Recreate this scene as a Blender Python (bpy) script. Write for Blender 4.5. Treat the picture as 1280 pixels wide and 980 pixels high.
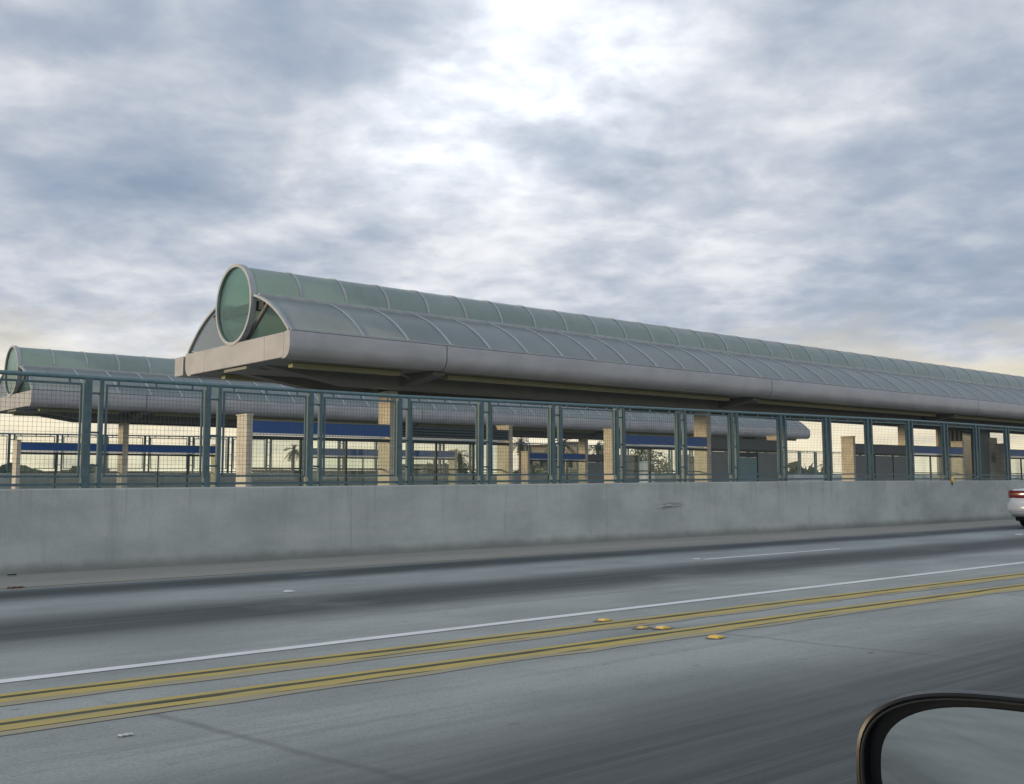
import bpy, bmesh, math, random
from mathutils import Vector, Matrix
R = math.radians
random.seed(7)
for o in list(bpy.data.objects):
    bpy.data.objects.remove(o)
scene = bpy.context.scene
COL = scene.collection

# ------------------------------------------------------------------ camera
EYE = Vector((0, 0, 1.3))
F_PX, W_PX = 1284.0, 1280.0
PITCH = math.atan(118 / F_PX)
YAW = math.atan(1540 / math.hypot(F_PX, 118))
FWD = Vector((math.cos(YAW) * math.cos(PITCH), math.sin(YAW) * math.cos(PITCH), math.sin(PITCH)))
cam_d = bpy.data.cameras.new('camera')
cam = bpy.data.objects.new('camera', cam_d)
COL.objects.link(cam)
cam.location = EYE
cam.rotation_euler = FWD.to_track_quat('-Z', 'Y').to_euler()
cam_d.sensor_width = 36
cam_d.lens = 36 * F_PX / W_PX
cam_d.shift_y = -10 / W_PX
cam_d.clip_start = 0.05
cam_d.clip_end = 6000
scene.camera = cam

# ------------------------------------------------------------------ exposure
vs = scene.view_settings
vs.view_transform = 'Standard'
vs.look = 'None'
vs.exposure = 0.0
vs.gamma = 1.0
vs.use_curve_mapping = False
scene.cycles.use_denoising = True
scene.cycles.max_bounces = 8
scene.cycles.transparent_max_bounces = 24
scene.cycles.caustics_reflective = False
scene.cycles.caustics_refractive = False

# ------------------------------------------------------------------ sun: low, in the west (-X), slightly behind the station
SUN_EL, SUN_AZ = 6.5, 153.0            # azimuth measured from +X towards +Y
sun_dir = Vector((math.cos(R(SUN_AZ)) * math.cos(R(SUN_EL)), math.sin(R(SUN_AZ)) * math.cos(R(SUN_EL)), math.sin(R(SUN_EL))))
sl = bpy.data.lights.new('sun', 'SUN')
sl.energy = 2.1
sl.color = (1.0, 0.77, 0.46)
sl.angle = R(6)
sun = bpy.data.objects.new('sun', sl)
COL.objects.link(sun)
sun.rotation_euler = (-sun_dir).to_track_quat('-Z', 'Y').to_euler()


class NT:
    """tiny node helper"""
    def __init__(self, tree):
        self.t = tree
        self.L = tree.links

    def n(self, typ, **kw):
        nd = self.t.nodes.new(typ)
        for k, v in kw.items():
            setattr(nd, k, v)
        return nd

    def put(self, sock, v):
        if v is None:
            return
        if isinstance(v, (int, float)):
            sock.default_value = v
        elif isinstance(v, (tuple, list)):
            if len(v) == 3 and len(sock.default_value) == 4:
                v = (*v, 1)
            sock.default_value = v
        else:
            self.L.new(v, sock)

    def m(self, op, a, b=None, c=None, clamp=False):
        nd = self.n('ShaderNodeMath', operation=op)
        nd.use_clamp = clamp
        self.put(nd.inputs[0], a)
        self.put(nd.inputs[1], b)
        self.put(nd.inputs[2], c)
        return nd.outputs[0]

    def mr(self, v, a, b, c=0.0, d=1.0, smooth=True):
        nd = self.n('ShaderNodeMapRange')
        if smooth:
            nd.interpolation_type = 'SMOOTHSTEP'
        self.put(nd.inputs[0], v)
        for i, q in enumerate((a, b, c, d)):
            self.put(nd.inputs[i + 1], q)
        return nd.outputs[0]

    def mix(self, f, a, b, mode='MIX'):
        nd = self.n('ShaderNodeMix', data_type='RGBA', blend_type=mode)
        self.put(nd.inputs[0], f)
        self.put(nd.inputs[6], a)
        self.put(nd.inputs[7], b)
        return nd.outputs[2]

    def noise(self, vec, scale, detail=4, rough=0.5, dist=0.0):
        nd = self.n('ShaderNodeTexNoise')
        if vec is not None:
            self.L.new(vec, nd.inputs['Vector'])
        nd.inputs['Scale'].default_value = scale
        nd.inputs['Detail'].default_value = detail
        nd.inputs['Roughness'].default_value = rough
        nd.inputs['Distortion'].default_value = dist
        return nd.outputs['Fac']

    def vscale(self, vec, s, off=(0, 0, 0)):
        nd = self.n('ShaderNodeMapping')
        self.L.new(vec, nd.inputs[0])
        nd.inputs['Scale'].default_value = s
        nd.inputs['Location'].default_value = off
        return nd.outputs[0]

    def xyz(self, vec):
        nd = self.n('ShaderNodeSeparateXYZ')
        self.L.new(vec, nd.inputs[0])
        return nd.outputs

    def cxyz(self, x, y, z):
        nd = self.n('ShaderNodeCombineXYZ')
        self.put(nd.inputs[0], x)
        self.put(nd.inputs[1], y)
        self.put(nd.inputs[2], z)
        return nd.outputs[0]

    def ramp(self, v, stops):
        nd = self.n('ShaderNodeValToRGB')
        self.put(nd.inputs[0], v)
        el = nd.color_ramp.elements
        while len(el) < len(stops):
            el.new(0.5)
        for e, (p, c) in zip(el, stops):
            e.position = p
            e.color = (*c, 1)
        return nd.outputs[0]


# ------------------------------------------------------------------ world: Nishita sky behind a broken cloud deck
world = bpy.data.worlds.new('World')
scene.world = world
world.use_nodes = True
wt = world.node_tree
wt.nodes.clear()
w = NT(wt)
geo = w.n('ShaderNodeTexCoord')
D = geo.outputs['Generated']
nrm = w.n('ShaderNodeVectorMath', operation='NORMALIZE')
w.L.new(D, nrm.inputs[0])
D = nrm.outputs[0]
dx, dy, dz = w.xyz(D)
zc = w.m('ADD', w.m('MAXIMUM', dz, 0.0), 0.20)
P = w.cxyz(w.m('DIVIDE', dx, zc), w.m('DIVIDE', dy, zc), 0.0)
mp_ = w.n('ShaderNodeMapping')
w.L.new(P, mp_.inputs[0])
mp_.inputs['Rotation'].default_value = (0, 0, R(42))       # the deck's rolls lie across the line of sight
mp_.inputs['Location'].default_value = (4.7, 2.2, 0.3)
P = mp_.outputs[0]
big = w.noise(P, 0.9, 3, 0.5, 0.1)
mid = w.noise(w.vscale(P, (1, 1, 1), (3, 5, 1)), 2.6, 5, 0.52, 0.15)
fine = w.noise(w.vscale(P, (1, 1, 1), (9, 4, 2)), 6.5, 5, 0.55, 0.25)
# billows: soft-edged puffs
pf = w.noise(w.vscale(P, (1, 1, 1), (1, 8, 4)), 3.6, 4, 0.5, 0.2)
puff = w.m('SUBTRACT', 1.0, w.m('MULTIPLY', w.m('ABSOLUTE', w.m('SUBTRACT', pf, 0.5)), 3.2))
cl = w.m('ADD', w.m('MULTIPLY', big, 0.31), w.m('ADD', w.m('MULTIPLY', mid, 0.36), w.m('ADD', w.m('MULTIPLY', puff, 0.075), w.m('MULTIPLY', fine, 0.25))))


def dot(v):
    nd = w.n('ShaderNodeVectorMath', operation='DOT_PRODUCT')
    w.L.new(D, nd.inputs[0])
    nd.inputs[1].default_value = v
    return w.m('MAXIMUM', nd.outputs['Value'], 0.0)


# heavier and thinner parts of the deck
for v, pw, amt in (((0.315, 0.875, 0.366), 45.0, -0.075), ((0.25, 0.93, 0.268), 60.0, -0.02), ((0.86, 0.42, 0.278), 50.0, -0.06),
                   ((0.24, 0.956, 0.17), 150.0, 0.06), ((0.60, 0.77, 0.205), 160.0, 0.04), ((0.79, 0.56, 0.245), 200.0, 0.035)):
    cl = w.m('ADD', cl, w.m('MULTIPLY', w.m('POWER', dot(Vector(v).normalized()), pw), amt))
cloud_col = w.ramp(cl, [(0.36, (0.295, 0.375, 0.50)), (0.45, (0.395, 0.455, 0.56)), (0.52, (0.53, 0.575, 0.655)),
                        (0.59, (0.71, 0.735, 0.785)), (0.68, (0.90, 0.91, 0.93))])
# thin places where the hidden sun shines through the deck
thin = w.mr(cl, 0.38, 0.62, 0.45, 1.3)
glow = None
for v, pw, amt in (((0.635, 0.65, 0.418), 220.0, 0.40), ((0.61, 0.699, 0.374), 260.0, 0.38), ((0.568, 0.748, 0.343), 420.0, 0.32),
                   ((0.525, 0.791, 0.315), 650.0, 0.28), ((0.62, 0.68, 0.39), 16.0, 0.11)):
    gq = w.m('MULTIPLY', w.m('POWER', dot(Vector(v).normalized()), pw), w.m('MULTIPLY', thin, amt))
    glow = gq if glow is None else w.m('ADD', glow, gq)
c1 = w.mix(1.0, cloud_col, w.mix(1.0, (1.0, 0.985, 0.95), glow, 'MULTIPLY'), 'ADD')
# deck behind the camera brightened, added as fill light for the surfaces facing it
rear_fill = w.mr(dy, 0.25, -0.7, 1.0, 1.12)
c1 = w.mix(1.0, c1, rear_fill, 'MULTIPLY')
# cream band of far lit cloud low over the horizon
hz = w.m('SUBTRACT', 1.0, w.mr(w.m('ADD', dz, w.m('MULTIPLY', w.m('SUBTRACT', mid, 0.5), 0.22)), 0.03, 0.165))
cream = w.ramp(mid, [(0.33, (0.78, 0.72, 0.57)), (0.48, (1.02, 0.90, 0.64)), (0.62, (1.15, 1.03, 0.76))])
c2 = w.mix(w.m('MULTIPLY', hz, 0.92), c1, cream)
sky = w.n('ShaderNodeTexSky', sky_type='NISHITA')
sky.sun_disc = False
sky.sun_elevation = R(SUN_EL)
sky.sun_rotation = math.atan2(sun_dir.x, sun_dir.y)
bg_sky = w.n('ShaderNodeBackground')
w.L.new(sky.outputs[0], bg_sky.inputs[0])
bg_sky.inputs[1].default_value = 0.10
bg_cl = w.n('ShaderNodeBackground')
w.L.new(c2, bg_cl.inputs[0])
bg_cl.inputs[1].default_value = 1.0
mixs = w.n('ShaderNodeMixShader')
cover = w.mr(w.m('ADD', w.m('MULTIPLY', mid, 0.6), w.m('MULTIPLY', big, 0.4)), 0.30, 0.44, 0.72, 1.0)
w.L.new(cover, mixs.inputs[0])
w.L.new(bg_sky.outputs[0], mixs.inputs[1])
w.L.new(bg_cl.outputs[0], mixs.inputs[2])
wo = w.n('ShaderNodeOutputWorld')
w.L.new(mixs.outputs[0], wo.inputs[0])


# ------------------------------------------------------------------ materials
def mat(name, color=None, rough=0.6, metal=0.0, build=None, spec=None, coat=0.0):
    m = bpy.data.materials.new(name)
    m.use_nodes = True
    t = m.node_tree
    b = t.nodes['Principled BSDF']
    b.inputs['Roughness'].default_value = rough
    b.inputs['Metallic'].default_value = metal
    if spec is not None:
        b.inputs['Specular IOR Level'].default_value = spec
    if coat:
        b.inputs['Coat Weight'].default_value = coat
        b.inputs['Coat Roughness'].default_value = 0.05
    if color:
        b.inputs['Base Color'].default_value = (*color, 1)
    if build:
        build(NT(t), b, t.nodes['Material Output'])
    return m


def objco(n):
    return n.n('ShaderNodeTexCoord').outputs['Object']


def worldco(n):
    return n.n('ShaderNodeNewGeometry').outputs['Position']


def mottled(name, c0, c1, scale=6, rough=0.6, metal=0.0, streak=(1, 1, 1), bump=0.0, spec=None):
    def bld(n, b, o):
        co = n.vscale(worldco(n), streak)
        f = n.noise(co, scale, 6, 0.6)
        n.L.new(n.mix(n.mr(f, 0.3, 0.7), c0, c1), b.inputs['Base Color'])
        n.L.new(n.mr(f, 0.3, 0.7, rough - 0.08, rough + 0.08), b.inputs['Roughness'])
        if bump:
            bp = n.n('ShaderNodeBump')
            bp.inputs['Strength'].default_value = bump
            bp.inputs['Distance'].default_value = 0.01
            n.L.new(n.noise(worldco(n), scale * 8, 4, 0.6), bp.inputs['Height'])
            n.L.new(bp.outputs[0], b.inputs['Normal'])
    return mat(name, None, rough, metal, bld, spec)


def road_build(n, b, o):
    co = worldco(n)
    x, y, z = n.xyz(co)
    wob = n.m('MULTIPLY', n.m('SUBTRACT', n.noise(n.vscale(co, (0.12, 0.5, 1)), 1.0, 3), 0.5), 0.45)
    yy = n.m('ADD', y, wob)
    streak = n.noise(n.vscale(co, (0.25, 9, 1)), 1.0, 6, 0.65)
    blot = n.noise(n.vscale(co, (0.5, 0.9, 1)), 1.0, 5, 0.6)
    grain = n.noise(co, 55, 4, 0.7)

    def band(c, hw_in, hw_out, amt):
        d = n.m('ABSOLUTE', n.m('SUBTRACT', yy, c))
        return n.m('MULTIPLY', n.mr(d, hw_in, hw_out, 1.0, 0.0), amt)
    dark = band(12.55, 0.15, 0.9, 0.97)
    dark = n.m('MAXIMUM', dark, band(9.6, 0.25, 1.35, 0.97))
    dark = n.m('MAXIMUM', dark, band(2.5, 0.7, 2.7, 0.95))
    dark = n.m('MAXIMUM', dark, band(-0.6, 0.3, 1.3, 0.7))
    dark = n.m('MAXIMUM', dark, band(5.85, 0.05, 0.5, 0.16))
    base = n.mix(n.mr(blot, 0.3, 0.7), (0.305, 0.338, 0.325), (0.43, 0.462, 0.445))
    # tan dust on the shoulder by the wall
    dust = n.mr(yy, 12.9, 13.6)
    base = n.mix(n.m('MULTIPLY', dust, 0.9), base, n.mix(blot, (0.34, 0.325, 0.28), (0.44, 0.415, 0.36)))
    oil = n.m('MULTIPLY', dark, n.mr(streak, 0.2, 0.75, 0.75, 1.1), clamp=True)
    c = n.mix(oil, base, (0.030, 0.041, 0.041))
    c = n.mix(n.mr(streak, 0.5, 0.8, 0.0, 0.38), c, (0.15, 0.165, 0.165))
    c = n.mix(n.mr(grain, 0.35, 0.75, 0.0, 0.40), c, (0.10, 0.108, 0.105))
    vor = n.n('ShaderNodeTexVoronoi')
    n.L.new(n.vscale(co, (1.4, 3.0, 1)), vor.inputs['Vector'])
    vor.inputs['Scale'].default_value = 1.3
    drip = n.m('MULTIPLY', n.mr(vor.outputs['Distance'], 0.02, 0.11, 0.75, 0.0), n.mr(blot, 0.48, 0.62))
    c = n.mix(drip, c, (0.06, 0.066, 0.062))
    track = n.noise(n.vscale(co, (0.06, 2.4, 1)), 1.0, 5, 0.6)
    c = n.mix(n.mr(track, 0.52, 0.72, 0.0, 0.35), c, (0.13, 0.14, 0.135))
    c = n.mix(n.mr(n.noise(n.vscale(co, (0.3, 0.5, 1), (4, 2, 0)), 1.0, 6, 0.65), 0.55, 0.75, 0.0, 0.30), c, (0.44, 0.45, 0.42))
    c = n.mix(n.mr(n.noise(n.vscale(co, (0.7, 1, 1)), 17, 3, 0.7), 0.5, 0.75, 0.0, 0.22), c, (0.10, 0.108, 0.105))
    # skewed contraction joints and one wandering crack in the near lane
    jn = n.m('ADD', x, n.m('MULTIPLY', y, 0.19))
    jn = n.m('ADD', jn, n.m('MULTIPLY', n.m('SUBTRACT', n.noise(n.vscale(co, (1, 1.4, 1)), 1.0, 4), 0.5), 0.12))
    fr = n.m('FRACT', n.m('DIVIDE', n.m('SUBTRACT', jn, 0.95), 4.75))
    dj = n.m('MULTIPLY', n.m('ABSOLUTE', n.m('SUBTRACT', fr, 0.5)), 4.75)
    line = n.m('MULTIPLY', n.mr(dj, 0.004, 0.055, 0.34, 0.0), n.mr(y, 5.7, 6.6, 1.0, 0.12))
    c = n.mix(line, c, (0.07, 0.078, 0.08))
    n.L.new(c, b.inputs['Base Color'])
    n.L.new(n.mr(oil, 0, 1, 0.75, 0.62), b.inputs['Roughness'])
    bp = n.n('ShaderNodeBump')
    bp.inputs['Strength'].default_value = 0.25
    bp.inputs['Distance'].default_value = 0.006
    n.L.new(grain, bp.inputs['Height'])
    n.L.new(bp.outputs[0], b.inputs['Normal'])


def wall_build(n, b, o):
    co = worldco(n)
    x, y, z = n.xyz(co)
    blot = n.noise(n.vscale(co, (0.55, 1, 1.0)), 1.3, 6, 0.6)
    drip = n.noise(n.vscale(co, (3.0, 1, 0.22)), 1.0, 6, 0.62)
    horiz = n.noise(n.vscale(co, (0.18, 1, 5.0)), 1.0, 4, 0.55)
    grain = n.noise(co, 40, 4, 0.7)
    c = n.mix(n.mr(blot, 0.28, 0.72), (0.40, 0.435, 0.415), (0.57, 0.605, 0.575))
    c = n.mix(n.mr(drip, 0.52, 0.78, 0, 0.42), c, (0.26, 0.275, 0.27))
    c = n.mix(n.mr(horiz, 0.55, 0.75, 0, 0.30), c, (0.60, 0.60, 0.57))
    c = n.mix(n.mr(grain, 0.4, 0.8, 0.0, 0.25), c, (0.25, 0.26, 0.25))
    jx = n.m('FRACT', n.m('DIVIDE', n.m('ADD', x, n.m('MULTIPLY', n.m('SUBTRACT', drip, 0.5), 0.03)), 6.1))
    jd = n.m('MULTIPLY', n.m('ABSOLUTE', n.m('SUBTRACT', jx, 0.5)), 6.1)
    c = n.mix(n.mr(jd, 0.006, 0.022, 0.2, 0.0), c, (0.15, 0.16, 0.155))
    rain = n.m('MULTIPLY', n.mr(n.noise(n.vscale(co, (7.0, 1, 0.10)), 1.0, 5, 0.7), 0.52, 0.72), n.mr(n.m('ADD', z, n.m('MULTIPLY', blot, 0.7)), 0.9, 1.5))
    c = n.mix(n.m('MULTIPLY', rain, 0.38), c, (0.19, 0.205, 0.20))
    dirt = n.m('MULTIPLY', n.mr(n.m('ADD', z, n.m('MULTIPLY', n.m('SUBTRACT', drip, 0.5), 0.16)), 0.02, 0.20, 1.0, 0.0), 0.6)
    c = n.mix(dirt, c, (0.14, 0.145, 0.135))
    # rubber scuff left by a tyre
    sx = n.m('MULTIPLY', n.m('SUBTRACT', n.m('ADD', x, n.m('MULTIPLY', z, -0.9)), 16.55), 1.6)
    sz = n.m('MULTIPLY', n.m('SUBTRACT', z, 0.70), 9.0)
    sc = n.m('SQRT', n.m('ADD', n.m('MULTIPLY', sx, sx), n.m('MULTIPLY', sz, sz)))
    sc = n.m('MULTIPLY', n.mr(sc, 0.25, 1.0, 0.75, 0.0), n.mr(n.noise(n.vscale(co, (2, 1, 20)), 1.5, 4), 0.4, 0.6))
    c = n.mix(sc, c, (0.10, 0.10, 0.10))
    n.L.new(c, b.inputs['Base Color'])
    b.inputs['Roughness'].default_value = 0.85
    bp = n.n('ShaderNodeBump')
    bp.inputs['Strength'].default_value = 0.3
    bp.inputs['Distance'].default_value = 0.01
    n.L.new(n.noise(co, 14, 6, 0.65), bp.inputs['Height'])
    n.L.new(bp.outputs[0], b.inputs['Normal'])


def paint_build(col, worn, amt):
    def bld(n, b, o):
        co = worldco(n)
        f = n.noise(n.vscale(co, (1.3, 8, 1)), 1.0, 6, 0.7)
        g = n.noise(co, 60, 3, 0.6)
        fac = n.m('ADD', n.mr(f, 0.42, 0.72, 0.0, amt), n.mr(g, 0.5, 0.8, 0, amt * 0.4), clamp=True)
        n.L.new(n.mix(fac, col, worn), b.inputs['Base Color'])
        b.inputs['Roughness'].default_value = 0.7
    return bld


def glazing(name, col, col2, trans, rough, off=0.0):
    def bld(n, b, o):
        co = worldco(n)
        f = n.noise(n.vscale(co, (0.9, 0.9, 1.4)), 1.0, 5, 0.6)
        d = n.noise(n.vscale(co, (6, 1.2, 1.2)), 1.0, 5, 0.65)
        c = n.mix(n.mr(f, 0.3, 0.7), col, col2)
        c = n.mix(n.mr(d, 0.45, 0.8, 0, 0.42), c, tuple(v * 0.62 for v in col))
        px = n.m('FLOOR', n.m('DIVIDE', n.m('SUBTRACT', n.xyz(co)[0], 9.67 + off), 1.1431))
        wn = n.n('ShaderNodeTexWhiteNoise', noise_dimensions='1D')
        n.L.new(px, wn.inputs['W'])
        c = n.mix(n.m('MULTIPLY', wn.outputs[0], 0.24), c, tuple(v * 0.55 for v in col2))
        n.L.new(c, b.inputs['Base Color'])
        b.inputs['Roughness'].default_value = rough
        tr = n.n('ShaderNodeBsdfTranslucent')
        n.put(tr.inputs[0], (0.76, 0.83, 0.81))
        mx = n.n('ShaderNodeMixShader')
        mx.inputs[0].default_value = trans
        n.L.new(b.outputs[0], mx.inputs[1])
        n.L.new(tr.outputs[0], mx.inputs[2])
        n.L.new(mx.outputs[0], o.inputs[0])
    return mat(name, None, rough, 0, bld)


def clear_glass(name, tint, gloss=0.10, haze=0.0, hazecol=(0.5, 0.6, 0.55)):
    def bld(n, b, o):
        tr = n.n('ShaderNodeBsdfTransparent')
        tr.inputs[0].default_value = (*tint, 1)
        gl = n.n('ShaderNodeBsdfGlossy')
        gl.inputs['Roughness'].default_value = 0.03
        lw = n.n('ShaderNodeLayerWeight')
        lw.inputs[0].default_value = 0.5
        refl = n.m('ADD', n.m('MULTIPLY', n.m('POWER', lw.outputs['Facing'], 4.0), 0.7), 0.035 + gloss * 0.1, clamp=True)
        m1 = n.n('ShaderNodeMixShader')
        n.L.new(refl, m1.inputs[0])
        n.L.new(tr.outputs[0], m1.inputs[1])
        n.L.new(gl.outputs[0], m1.inputs[2])
        df = n.n('ShaderNodeBsdfTranslucent')
        df.inputs[0].default_value = (*hazecol, 1)
        m2 = n.n('ShaderNodeMixShader')
        m2.inputs[0].default_value = haze
        n.L.new(m1.outputs[0], m2.inputs[1])
        n.L.new(df.outputs[0], m2.inputs[2])
        n.L.new(m2.outputs[0], o.inputs[0])
    return mat(name, None, 0.1, 0, bld)


M = {}
M['road'] = mat('worn concrete pavement', None, 0.6, 0, road_build, spec=0.25)
M['wall'] = mat('stained barrier concrete', None, 0.85, 0, wall_build, spec=0.2)
M['ground'] = mottled('dry earth', (0.16, 0.15, 0.11), (0.24, 0.22, 0.17), 0.3, 0.95)
M['busway'] = mottled('busway concrete', (0.22, 0.22, 0.21), (0.30, 0.30, 0.29), 0.6, 0.8)
M['platform'] = mottled('platform paving', (0.30, 0.29, 0.27), (0.38, 0.37, 0.34), 1.2, 0.8)
M['white'] = mat('white road paint', None, 0.7, 0, paint_build((0.80, 0.82, 0.82), (0.50, 0.52, 0.52), 0.5))
M['yellow'] = mat('worn yellow road paint', None, 0.7, 0, paint_build((0.52, 0.40, 0.095), (0.33, 0.30, 0.17), 0.85))
M['yellow_faint'] = mat('faint old yellow paint', None, 0.7, 0, paint_build((0.37, 0.33, 0.21), (0.30, 0.295, 0.25), 1.0))
M['black'] = mat('black line paint', None, 0.75, 0, paint_build((0.06, 0.065, 0.03), (0.11, 0.11, 0.06), 0.6))
M['teal'] = mottled('weathered teal paint', (0.058, 0.118, 0.135), (0.105, 0.17, 0.186), 9, 0.5, 0.0)
M['teal_rail'] = mottled('chalky teal rail paint', (0.10, 0.19, 0.21), (0.15, 0.24, 0.255), 9, 0.5)
M['wire'] = mottled('galvanised wire painted teal', (0.030, 0.068, 0.075), (0.05, 0.09, 0.095), 15, 0.6)
M['fascia'] = mottled('satin grey metal cladding', (0.35, 0.35, 0.355), (0.45, 0.445, 0.45), 1.1, 0.42, 0.0, (1, 1, 2), spec=0.5)
M['rib'] = mottled('pale metal glazing bar', (0.36, 0.39, 0.40), (0.46, 0.48, 0.49), 4, 0.5)
M['seam'] = mat('dark rubber seam', (0.03, 0.035, 0.035), 0.7)
M['soffit'] = mottled('grey soffit board', (0.24, 0.245, 0.225), (0.29, 0.295, 0.27), 1.5, 0.8)
M['beam'] = mottled('dark painted steel', (0.16, 0.165, 0.155), (0.20, 0.205, 0.195), 2, 0.6)
M['trough'] = mottled('olive light trough', (0.29, 0.285, 0.17), (0.35, 0.34, 0.21), 2, 0.5)
M['tube_glass'] = glazing('frosted green tube glazing', (0.335, 0.43, 0.405), (0.395, 0.48, 0.46), 0.38, 0.22)
M['arch_glass'] = glazing('frosted grey green roof glazing', (0.335, 0.395, 0.395), (0.385, 0.44, 0.445), 0.38, 0.28, 0.5715)
M['end_glass'] = clear_glass('clear green end glass', (0.70, 0.90, 0.79), 0.15, 0.10, (0.50, 0.72, 0.58))
M['pane'] = clear_glass('dusty windscreen glass', (0.94, 0.97, 0.95), 0.05, 0.025)


def stone_build(n, b, o):
    co = worldco(n)
    x, y, z = n.xyz(co)
    f = n.noise(co, 5, 6, 0.6)
    c = n.mix(n.mr(f, 0.3, 0.7), (0.56, 0.515, 0.42), (0.68, 0.64, 0.54))
    row = n.m('FLOOR', n.m('DIVIDE', z, 0.2))
    wn = n.n('ShaderNodeTexWhiteNoise', noise_dimensions='2D')
    n.L.new(n.cxyz(row, n.m('FLOOR', n.m('DIVIDE', n.m('ADD', y, n.m('MULTIPLY', row, 0.1)), 0.2)), 0.0), wn.inputs['Vector'])
    c = n.mix(n.m('MULTIPLY', wn.outputs[0], 0.3), c, (0.40, 0.36, 0.28))
    fz = n.m('ABSOLUTE', n.m('SUBTRACT', n.m('FRACT', n.m('DIVIDE', z, 0.2)), 0.5))
    c = n.mix(n.mr(fz, 0.45, 0.49, 0.0, 0.55), c, (0.26, 0.24, 0.2))
    n.L.new(c, b.inputs['Base Color'])
    b.inputs['Roughness'].default_value = 0.8


M['stone'] = mat('cream block masonry', None, 0.8, 0, stone_build)
M['blue'] = mottled('deep blue sign enamel', (0.012, 0.095, 0.34), (0.02, 0.115, 0.40), 2, 0.35)
M['slate'] = mottled('slate grey panel', (0.085, 0.10, 0.11), (0.12, 0.135, 0.145), 1.5, 0.5)
M['slat'] = mottled('dull blue grey louvre', (0.05, 0.085, 0.115), (0.075, 0.115, 0.145), 2, 0.4)
M['dark'] = mat('near black steel', (0.018, 0.03, 0.034), 0.5)
M['lamp_strip'] = mottled('white strip diffuser', (0.62, 0.66, 0.67), (0.76, 0.79, 0.79), 3, 0.4)
M['teal_panel'] = mottled('pale teal notice panel', (0.16, 0.27, 0.29), (0.20, 0.32, 0.34), 2, 0.5)
M['grey_panel'] = mottled('grey infill panel', (0.17, 0.19, 0.195), (0.22, 0.235, 0.24), 2, 0.5)
M['car_paint'] = mat('white car paint', (0.62, 0.66, 0.72), 0.25, 0, coat=0.6)
M['car_red'] = mat('dark red tail lamp lens', (0.16, 0.008, 0.014), 0.15, 0, coat=0.5)
M['car_clear'] = mat('clear lamp lens', (0.55, 0.57, 0.6), 0.1, 0.2)
M['car_glass'] = mat('dark car glass', (0.015, 0.02, 0.022), 0.05)
M['rubber'] = mottled('tyre rubber', (0.012, 0.012, 0.012), (0.022, 0.022, 0.022), 20, 0.8)
M['rim'] = mat('grey alloy', (0.42, 0.43, 0.44), 0.35, 0.9)
M['under'] = mat('black underbody', (0.01, 0.01, 0.011), 0.8)
M['gloss_black'] = mat('glossy black car paint', (0.006, 0.008, 0.010), 0.34, 0, spec=0.3)
M['mirror'] = mat('mirror glass', (0.62, 0.66, 0.67), 0.02, 1.0)
M['amber'] = mat('amber reflector lens', (0.85, 0.48, 0.02), 0.2, 0, coat=0.6)
M['marker'] = mottled('yellow marker body', (0.70, 0.46, 0.05), (0.85, 0.60, 0.10), 30, 0.45)
M['marker_white'] = mottled('white marker body', (0.66, 0.70, 0.72), (0.78, 0.80, 0.82), 30, 0.4)
M['bitumen'] = mottled('old bitumen patch', (0.17, 0.15, 0.11), (0.27, 0.23, 0.16), 25, 0.8)
M['leaf_litter'] = mottled('dry brown leaf', (0.20, 0.10, 0.05), (0.30, 0.16, 0.08), 20, 0.8)
M['debris'] = mottled('dark grit', (0.03, 0.035, 0.035), (0.07, 0.075, 0.07), 25, 0.9)
M['paper'] = mottled('white scrap', (0.55, 0.57, 0.57), (0.7, 0.7, 0.7), 20, 0.7)
M['palm'] = mottled('palm frond', (0.035, 0.055, 0.025), (0.075, 0.10, 0.045), 1.5, 0.7)
M['leaf'] = mottled('dusty foliage', (0.04, 0.06, 0.035), (0.085, 0.11, 0.06), 0.8, 0.8)
M['bark'] = mottled('grey brown bark', (0.11, 0.09, 0.07), (0.17, 0.14, 0.11), 3, 0.9)
M['stucco'] = mottled('tan stucco', (0.42, 0.37, 0.27), (0.52, 0.46, 0.34), 0.6, 0.9)
M['stucco_grey'] = mottled('grey stucco', (0.34, 0.34, 0.31), (0.42, 0.41, 0.38), 0.6, 0.9)
M['window'] = mat('dark window', (0.03, 0.04, 0.045), 0.1)
M['roofing'] = mottled('weathered roofing', (0.18, 0.12, 0.09), (0.25, 0.17, 0.13), 1, 0.9)


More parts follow.
